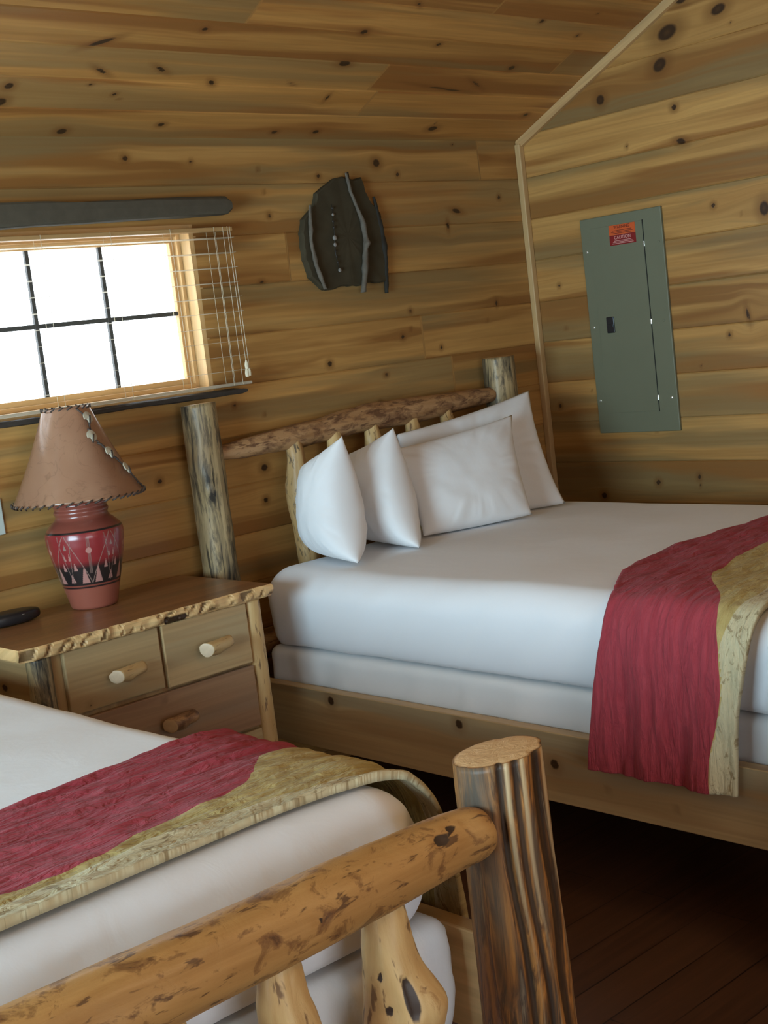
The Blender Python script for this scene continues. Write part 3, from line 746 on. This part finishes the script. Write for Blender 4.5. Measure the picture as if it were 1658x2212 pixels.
mk('base', P, grid_faces(nsg, 300, True), M['vase'], lamp, True, dict(col=np.concatenate([col.reshape(-1, 3), np.ones((col.size//3, 1))], 1)))
# shade
z0, z1, r0, r1 = 1.236, 1.524, .206, .073
nz, nt = 40, 120; P = []
for lay in (0, 1):
    for j in range(nz):
        e = j/(nz-1); z = z0+(z1-z0)*e; r = r0+(r1-r0)*e-.006*math.sin(e*math.pi)-.002*lay
        for i in range(nt):
            a = 2*math.pi*i/nt; w = .0025*math.sin(3*a+1)+.0015*math.sin(7*a)
            P.append((LX0+(r+w)*math.cos(a), LY0+(r+w)*math.sin(a), z+.003*math.sin(2*a)*(1-e)))
F = grid_faces(nt, nz, True)+grid_faces(nt, nz, True, off=nz*nt, flip=True)
for j in (0, nz-1):
    for i in range(nt):
        a, b = j*nt+i, j*nt+(i+1) % nt; q = (a, b, b+nz*nt, a+nz*nt); F.append(q[::-1] if j == 0 else q)
sh = mk('lamp_shade', P, F, M['shade'], lamp); tag(sh, 'rawhide shade laced along its edges')
def tubes(name, lines, r, mat, parent, seg=8, tag_=None):
    V = []; F = []
    for ln in lines:
        ln = [Vector(p) for p in ln]; o = len(V)
        rr = r if not isinstance(r, (list, tuple)) else r[0]
        for i, p in enumerate(ln):
            d = (ln[min(i+1, len(ln)-1)]-ln[max(i-1, 0)]).normalized(); ref = Vector((0, 0, 1)) if abs(d.z) < .9 else Vector((1, 0, 0))
            a = ref.cross(d).normalized(); b = d.cross(a)
            for k in range(seg):
                t = 2*math.pi*k/seg; V.append(p+(a*math.cos(t)+b*math.sin(t))*rr)
        F += grid_faces(seg, len(ln), True, off=o)
        F.append([o+k for k in range(seg)][::-1]); F.append([o+(len(ln)-1)*seg+k for k in range(seg)])
    return mk(name, V, F, mat, parent)
def lace(r, z, n, dz, name):
    L = []
    for i in range(n):
        a = 2*math.pi*i/n; b = a+2*math.pi/n*.8
        L.append([(LX0+(r-.004)*math.cos(a), LY0+(r-.004)*math.sin(a), z-dz), (LX0+(r+.004)*math.cos(a+.3*(b-a)), LY0+(r+.004)*math.sin(a+.3*(b-a)), z-dz*.4), (LX0+(r+.004)*math.cos(b), LY0+(r+.004)*math.sin(b), z+dz)])
    tubes(name, L, .0026, M['lacing'], sh)
lace(r0, z0+.001, 44, .006, 'lacing'); lace(r1, z1-.002, 18, .006, 'lacing')
# laced seam with four pale discs, right side of the shade as seen
def sp(e, ang, out=.004):
    z = z0+(z1-z0)*e; r = r0+(r1-r0)*e-.006*math.sin(e*math.pi)+out
    a = math.radians(ang); return Vector((LX0+r*math.cos(a), LY0+r*math.sin(a), z))
SA = lambda e: float(np.interp(e, [0, .28, .48, .68, .88, 1], [-38, -50, -66, -84, -76, -98]))
seamL = [[sp(e, SA(e)) for e in np.linspace(.04, .99, 24)]]
for e in np.linspace(.08, .9, 6): seamL.append([sp(e+.02, SA(e)-5), sp(e, SA(e), .006), sp(e-.03, SA(e)+4)])
tubes('lacing', seamL, .0028, M['lacing'], sh)
for i, e in enumerate((.88, .68, .48, .28)):
    a = SA(e)-1; c = sp(e, a, .009); nrm = Vector((math.cos(math.radians(a)), math.sin(math.radians(a)), .45)).normalized()
    u = Vector((0, 0, 1)).cross(nrm).normalized(); w = nrm.cross(u)
    V = [c+nrm*.004]; n = 24
    for k in range(n):
        t = 2*math.pi*k/n; notch = .55 if 14 <= k <= 16 else 1
        V.append(c+(u*math.cos(t)*.0165+w*math.sin(t)*.019)*notch)
    V += [q-nrm*.004 for q in V[1:]]
    F = [(0, 1+k, 1+(k+1) % n) for k in range(n)]+[(1+k, 1+n+k, 1+n+(k+1) % n, 1+(k+1) % n) for k in range(n)]
    o = mk('disc', V, F, M['concho'], sh, False); 
    tubes('thong', [[c+nrm*.005+w*.002+u*.004, c+nrm*.005-w*.010-u*.002, c+nrm*.003-w*.024-u*.008]], .0028, M['lacing'], o)

# ------------------------------------------------------------------ alarm clock (dark oval), wall plate
def blob(name, c, rx, ry, rz, mat, parent=None, n=40, m=20, e=1.0):
    V = []; 
    for j in range(m+1):
        p = -math.pi/2+math.pi*j/m
        for i in range(n):
            t = 2*math.pi*i/n; cp = abs(math.cos(p))**e
            V.append((c[0]+rx*cp*math.cos(t), c[1]+ry*cp*math.sin(t), c[2]+rz*math.copysign(abs(math.sin(p))**e, math.sin(p))))
    return mk(name, V, grid_faces(n, m+1, True), mat, parent)
ck = thing('alarm_clock', (-2.80, -.165, .885), 'small black oval clock at the left end of the nightstand top', 'clock')
blob('case', (-2.80, -.165, .906), .105, .050, .021, M['black'], ck, e=.6)
tubes('button', [[(-2.800+dx, -.211, .914), (-2.788+dx, -.2105, .915)] for dx in (0, .018)], .0022, M['beadl'], ck)
pl = thing('switch_plate', (-2.72, 0, 1.2), 'pale rectangular wall plate at the left picture edge, left of the lamp', 'switch plate')
box('plate', -2.757, -2.688, -.007, -.0003, 1.145, 1.262, M['plate'], pl, bev=.003)
box('switch', -2.728, -2.717, -.016, -.006, 1.19, 1.215, M['plate'], pl, bev=.002)

# ------------------------------------------------------------------ window
win = thing('window_1', ((WX0+WX1)/2, 0, WZ0), None, None); tag(win, kind='structure')
T = .115
m = MB()
m.box(WX1-.018, WX1+.012, .002, T, WZ0-.012, WZ1+.012, .0005, 2); m.box(WX0-.012, WX0+.018, .002, T, WZ0-.012, WZ1+.012, .0005, 2); m.box(WX0+.018, WX1-.018, .002, T, WZ1-.018, WZ1+.012, .0005, 0); m.box(WX0+.018, WX1-.018, .002, T, WZ0-.012, WZ0+.018, .0005, 0)
m.build('window_jamb', M['trim'], win)
m = MB(); a, b, c, d = WX0+.018, WX1-.018, WZ0+.018, WZ1-.018
for (w, y0, y1) in ((.016, .060, .10), (.036, .078, .10)):
    m.box(b-w, b, y0, y1, c, d, .002, 2); m.box(a, a+w, y0, y1, c, d, .002, 2); m.box(a+w, b-w, y0, y1, d-w, d, .002, 0); m.box(a+w, b-w, y0, y1, c, c+w, .002, 0)
m.build('window_frame', M['trim'], win)
m = MB()
for x in (-2.968+.275, -2.418, -2.139): m.box(x-.007, x+.007, .082, .096, c+.03, d-.03, .001, 2)
m.box(a+.03, b-.034, .0825, .0955, 1.788, 1.803, .001, 0)
m.build('muntin', M['pvc'], win)
box('pane', a+.03, b-.03, .0885, .0895, c+.03, d-.03, M['glass'], win, bev=0)

def rough_board(name, x0, x1, y0, y1, z0, z1, mat, label, cat, tap=0, seed=1):
    nx, nl = 90, 16; V = []
    for i in range(nx):
        u = i/(nx-1); x = x0+(x1-x0)*u; er = math.sqrt(max(0, 1-max(0, (u-.985)/.015)**2))*.5+.5
        for k in range(nl):
            t = 2*math.pi*k/nl; cy = abs(math.cos(t))**.35*math.copysign(1, math.cos(t)); sz = abs(math.sin(t))**.35*math.copysign(1, math.sin(t))
            h = (z1-z0)/2*er; zc = (z0+z1)/2
            q = float(vn(np.array([x*7, k*.8, seed]), seed))*.004
            z = zc+(h+q)*sz-(tap*(1-u) if sz < 0 else 0)
            V.append((x, (y0+y1)/2+((y1-y0)/2)*cy, z))
    F = grid_faces(nl, nx, True)+[list(range(nl))[::-1], list(range((nx-1)*nl, nx*nl))]
    o = mk(name, V, F, mat, None, False)
    return tag(o, label, cat)
rough_board('valance_board', -3.3, -1.672, -.085, -.001, 2.124, 2.184, M['board'], 'dark weathered board on the wall above the window', 'valance board', tap=.032, seed=2)
rough_board('window_shelf', -3.3, -1.705, -.075, -.001, 1.484, 1.503, M['dark'], 'thin dark rough-edged shelf under the window', 'shelf', seed=5)

bl = thing('window_blind', (-2.4, -.05, 2.1), 'open horizontal slat blind with pull cord across the bright window', 'window blind')
bx0, bx1 = -3.15, -1.668
box('headrail', bx0, bx1, -.060, -.022, 2.066, 2.080, M['slatw'], bl, bev=.002)
for i in range(10):
    z = 2.042-.0527*i
    box('slat', bx0, bx1, -.064, -.018, z-.0007, z+.0007, M['slat'], bl, bev=0)
box('bottom_rail', bx0, bx1, -.060, -.022, 1.513, 1.524, M['slat'], bl, bev=.003)
LN = []
for x in (-2.99, -2.44, -2.18, -1.94, -1.755, -1.715):
    for y in (-.065, -.017): LN.append([(x, y, 2.08), (x, y, 1.515)])
for ln in LN: tubes('ladder_cord', [ln], .0008, M['cord'], bl, seg=6)
for ln in ([(-1.70, -.072, 2.08), (-1.697, -.074, 1.60)], [(-1.69, -.072, 2.08), (-1.688, -.078, 1.575)]): tubes('pull_cord', [ln], .0009, M['cord'], bl, seg=6)
tas = []
for (x, z) in ((-1.697, 1.60), (-1.690, 1.575), (-1.700, 1.572)):
    n = 14; V = []
    for j in range(9):
        e = j/8; r = .0025+.0050*math.sin(min(1, e*1.1)*math.pi*.72)
        for k in range(n): V.append((x+r*math.cos(2*math.pi*k/n), -.076+r*math.sin(2*math.pi*k/n), z-.032*e))
    mk('tassel', V, grid_faces(n, 9, True, flip=True)+[list(range(n))[::-1], list(range(8*n, 9*n))], M['cord'], bl)

# ------------------------------------------------------------------ wall art
art = thing('wall_hanging', (-1.1, 0, 2.0), 'dark slab wall hanging with three twigs and a bead string', 'wall hanging')
out = [(-1.300, 2.100), (-1.235, 2.150), (-1.215, 2.200), (-1.145, 2.235), (-1.126, 2.247), (-1.077, 2.254), (-1.025, 2.246), (-.98, 2.254), (-.955, 2.178), (-.935, 2.147), (-.896, 2.113), (-.900, 2.022), (-.898, 1.911), (-.888, 1.885), (-.913, 1.838), (-.948, 1.836), (-1.0, 1.842), (-1.061, 1.833), (-1.146, 1.835), (-1.19, 1.828), (-1.236, 1.826), (-1.30, 1.880), (-1.312, 1.93), (-1.322, 1.987), (-1.315, 2.05)]
loop = []
for i in range(len(out)):
    a = np.array(out[i]); b = np.array(out[(i+1) % len(out)])
    for k in range(6):
        p = a+(b-a)*k/6; q = float(vn(np.array([p[0]*60, p[1]*60, 2.]), 4))*.004; loop.append((p[0]+q, p[1]+q))
n = len(loop); c0 = np.mean(loop, 0)
V = [(p[0], -.001, p[1]) for p in loop]+[(p[0], -.020, p[1]) for p in loop]+[(c0[0]+(p[0]-c0[0])*.97, -.026+.003*float(vn(np.array([p[0]*20, p[1]*20, 0.]), 2)), c0[1]+(p[1]-c0[1])*.97) for p in loop]+[(c0[0], -.030, c0[1])]
F = grid_faces(n, 3, True, flip=False)+[(2*n+i, 2*n+(i+1) % n, 3*n) for i in range(n)]+[list(range(n))]
slab = mk('slab', V, F, M['slate'], art, False)
bm = bmesh.new(); bm.from_mesh(slab.data); bmesh.ops.recalc_face_normals(bm, faces=bm.faces); bm.to_mesh(slab.data); bm.free()
def twig(pts, r, mat, seed, kn):
    o = log('twig', pts, r, mat, art, seg=16, step=.006, bumps=.22, seed=seed, knots=kn)
    o.data.materials[0] = mat; return o
twig([(-1.272, -.036, 2.150), (-1.283, -.040, 2.085), (-1.290, -.040, 2.016), (-1.286, -.040, 1.946), (-1.268, -.040, 1.884), (-1.245, -.036, 1.830)], [.005, .008, .006, .007, .009, .007], M['twig'], 91, [(.3, 200, .006, .008), (.62, 100, .005, .008)])
twig([(-1.069, -.036, 2.268), (-1.062, -.040, 2.200), (-1.045, -.042, 2.149), (-1.014, -.044, 2.070), (-1.014, -.044, 2.004), (-1.030, -.044, 1.934), (-1.045, -.044, 1.862), (-1.055, -.040, 1.805)], [.005, .007, .007, .009, .009, .011, .011, .012], M['twig'], 92, [(.6, 180, .014, .010), (.45, 0, .006, .012), (.8, 180, .008, .012)])
twig([(-1.055, -.030, 2.272), (-1.060, -.034, 2.22)], [.004, .006], M['twigd'], 93, [])
twig([(-.922, -.020, 2.176), (-.918, -.024, 2.12), (-.905, -.024, 2.039), (-.902, -.024, 1.929), (-.913, -.020, 1.795)], [.005, .009, .010, .010, .008], M['twigd'], 94, [(.5, 0, .008, .02)])
bs = tubes('bead_string', [[(-1.159, -.032, 2.15), (-1.165, -.034, 2.04), (-1.172, -.034, 1.97), (-1.160, -.033, 1.895)]], .0012, M['bead'], art)
for (x, z, r, mt) in ((-1.160, 2.135, .006, 'bead'), (-1.162, 2.110, .006, 'beadl'), (-1.164, 2.085, .006, 'bead'), (-1.165, 2.062, .006, 'bead'), (-1.167, 2.022, .010, 'beadl'), (-1.169, 1.996, .008, 'beadl'), (-1.171, 1.972, .005, 'bead'), (-1.168, 1.950, .005, 'bead'), (-1.165, 1.928, .005, 'bead'), (-1.161, 1.898, .008, 'beadl')):
    blob('bead', (x, -.036, z), r, r*.6, r, M[mt], bs, 12, 8)

# ------------------------------------------------------------------ breaker panel
pn = thing('breaker_panel', (0, -.52, 1.09), 'grey green metal breaker panel with an orange and red warning sticker', 'breaker panel')
PY0, PY1, PZ0, PZ1 = -.727, -.308, 1.093, 2.012
cv = box('cover', -.013, .0, PY0, PY1, PZ0, PZ1, M['metal'], pn, bev=.003)
dr = box('door', -.0155, -.0125, -.632, -.362, 1.18, 1.968, M['metal'], pn, bev=.0008)
m = MB(); m.box(-.0162, -.0128, -.6345, -.6315, 1.178, 1.970, 0, 2); m.build('gap', M['seam'], pn)
for z in (1.872, 1.553, 1.236): box('hinge', -.0195, -.0125, -.638, -.630, z-.011, z+.011, M['bright'], pn, bev=.001)
lt = box('latch', -.021, -.0150, -.445, -.405, 1.522, 1.590, M['black'], dr, bev=.003)
box('slide', -.025, -.020, -.440, -.412, 1.548, 1.560, M['black'], lt, bev=.001)
for (y, z) in ((-.335, 1.873), (-.333, 1.552), (-.705, 1.872), (-.695, 1.552), (-.700, 1.232), (-.328, 1.235)):
    V = []; n = 16
    for r, x in ((.0055, -.013), (.0055, -.0155), (.003, -.0165)):
        for k in range(n): V.append((x, y+r*math.cos(2*math.pi*k/n), z+r*math.sin(2*math.pi*k/n)))
    mk('screw', V, grid_faces(n, 3, True, flip=False)+[list(range(2*n, 3*n))], M['metal'] if (y < -.5 and z > 1.3) else M['bright'], pn, False)
st = box('sticker', -.0163, -.0154, -.596, -.461, 1.926, 1.967, M['orange'], dr, bev=0); tag(st, 'orange upper warning sticker')
sr = box('sticker', -.0163, -.0154, -.596, -.461, 1.884, 1.9255, M['red'], dr, bev=0); tag(sr, 'dark red lower caution sticker')
def text(s, size, y, z, mat, parent, w=1.0):
    cu = bpy.data.curves.new('t', 'FONT'); cu.body = s; cu.size = size; cu.align_x = 'CENTER'; cu.align_y = 'CENTER'; cu.extrude = .0002; cu.offset = size*.012
    ob = bpy.data.objects.new('t', cu); C.objects.link(ob)
    dg = bpy.context.evaluated_depsgraph_get(); me = bpy.data.meshes.new_from_object(ob.evaluated_get(dg))
    bpy.data.objects.remove(ob)
    o = bpy.data.objects.new('lettering', me); me.materials.clear(); me.materials.append(mat); C.objects.link(o)
    # text x -> world -y, text y -> world z, faces -x
    Mx = Matrix(((0, 0, -1, -.0167), (-w, 0, 0, y), (0, 1, 0, z), (0, 0, 0, 1)))
    me.transform(Mx); 
    o.parent = parent; o.matrix_parent_inverse = parent.matrix_world.inverted()
    bm = bmesh.new(); bm.from_mesh(me); bmesh.ops.recalc_face_normals(bm, faces=bm.faces); bm.to_mesh(me); bm.free()
    return o
bpy.context.view_layer.update()
text('WARNING', .017, -.528, 1.957, M['ink'], st)
text('CAUTION', .019, -.528, 1.914, M['inkw'], sr)
m = MB()
for k, (w, z) in enumerate(((.05, 1.944), (.055, 1.938), (.048, 1.932))): m.box(-.0168, -.0162, -.528-w, -.528+w, z-.0012, z+.0012, 0)
m.build('fine_print', M['ink'], st)
m = MB()
for k, (w, z) in enumerate(((.045, 1.9015), (.05, 1.896), (.055, 1.8905))): m.box(-.0168, -.0162, -.528-w, -.528+w, z-.0012, z+.0012, 0)
m.build('fine_print', M['inkw'], sr)

# ------------------------------------------------------------------ camera
R = [[0.7299413122616041, -0.6730621646499318, -0.11905042280712598], [-0.176224863543063, -0.01703271637559567, -0.98420256250535], [0.6604017550877922, 0.7393897545203183, -0.13104317146401484]]
cd = bpy.data.cameras.new('camera'); cam = bpy.data.objects.new('camera', cd); C.objects.link(cam)
cd.sensor_fit = 'HORIZONTAL'; cd.sensor_width = 36; cd.lens = 2900/1658*36; cd.clip_start = .05
r, dn, fw = map(Vector, R)
mw = Matrix((( r.x, -dn.x, -fw.x, -4.6425), (r.y, -dn.y, -fw.y, -4.0195), (r.z, -dn.z, -fw.z, 1.6364), (0, 0, 0, 1)))
cam.matrix_world = mw; bpy.context.scene.camera = cam

# ------------------------------------------------------------------ light: daylight through the seen window and two invented openings, one ceiling lamp
w = bpy.data.worlds.new('world'); bpy.context.scene.world = w; w.use_nodes = True
bg = w.node_tree.nodes['Background']; bg.inputs[0].default_value = (.86, .94, 1, 1); bg.inputs[1].default_value = 5.0
def area(name, loc, rot, sx, sy, e, col):
    l = bpy.data.lights.new(name, 'AREA'); l.shape = 'RECTANGLE'; l.size = sx; l.size_y = sy; l.energy = e; l.color = col
    o = bpy.data.objects.new(name, l); o.location = loc; o.rotation_euler = rot; C.objects.link(o); return o
area('daylight_left', (LX-.12, (LW[0]+LW[1])/2, (LW[2]+LW[3])/2), (0, math.radians(-90), 0), LW[3]-LW[2], LW[1]-LW[0], 165, (.52, .83, 1))  # stands for the daylight from the left, outside the invented opening
area('added_fill_front', ((FW[0]+FW[1])/2, FY-.12, (FW[2]+FW[3])/2), (math.radians(90), 0, 0), FW[1]-FW[0], FW[3]-FW[2], 10, (.92, .93, 1))  # weak fill added outside the invented front opening
area('ceiling_lamp', (-2.6, -4.2, 2.75), (0, 0, 0), .35, .35, 16, (1, .68, .38))

sc = bpy.context.scene
sc.view_settings.view_transform = 'Standard'; sc.view_settings.look = 'None'; sc.view_settings.gamma = 1; sc.view_settings.use_curve_mapping = False
sc.view_settings.exposure = 0.0
sc.cycles.max_bounces = 8; sc.cycles.diffuse_bounces = 5
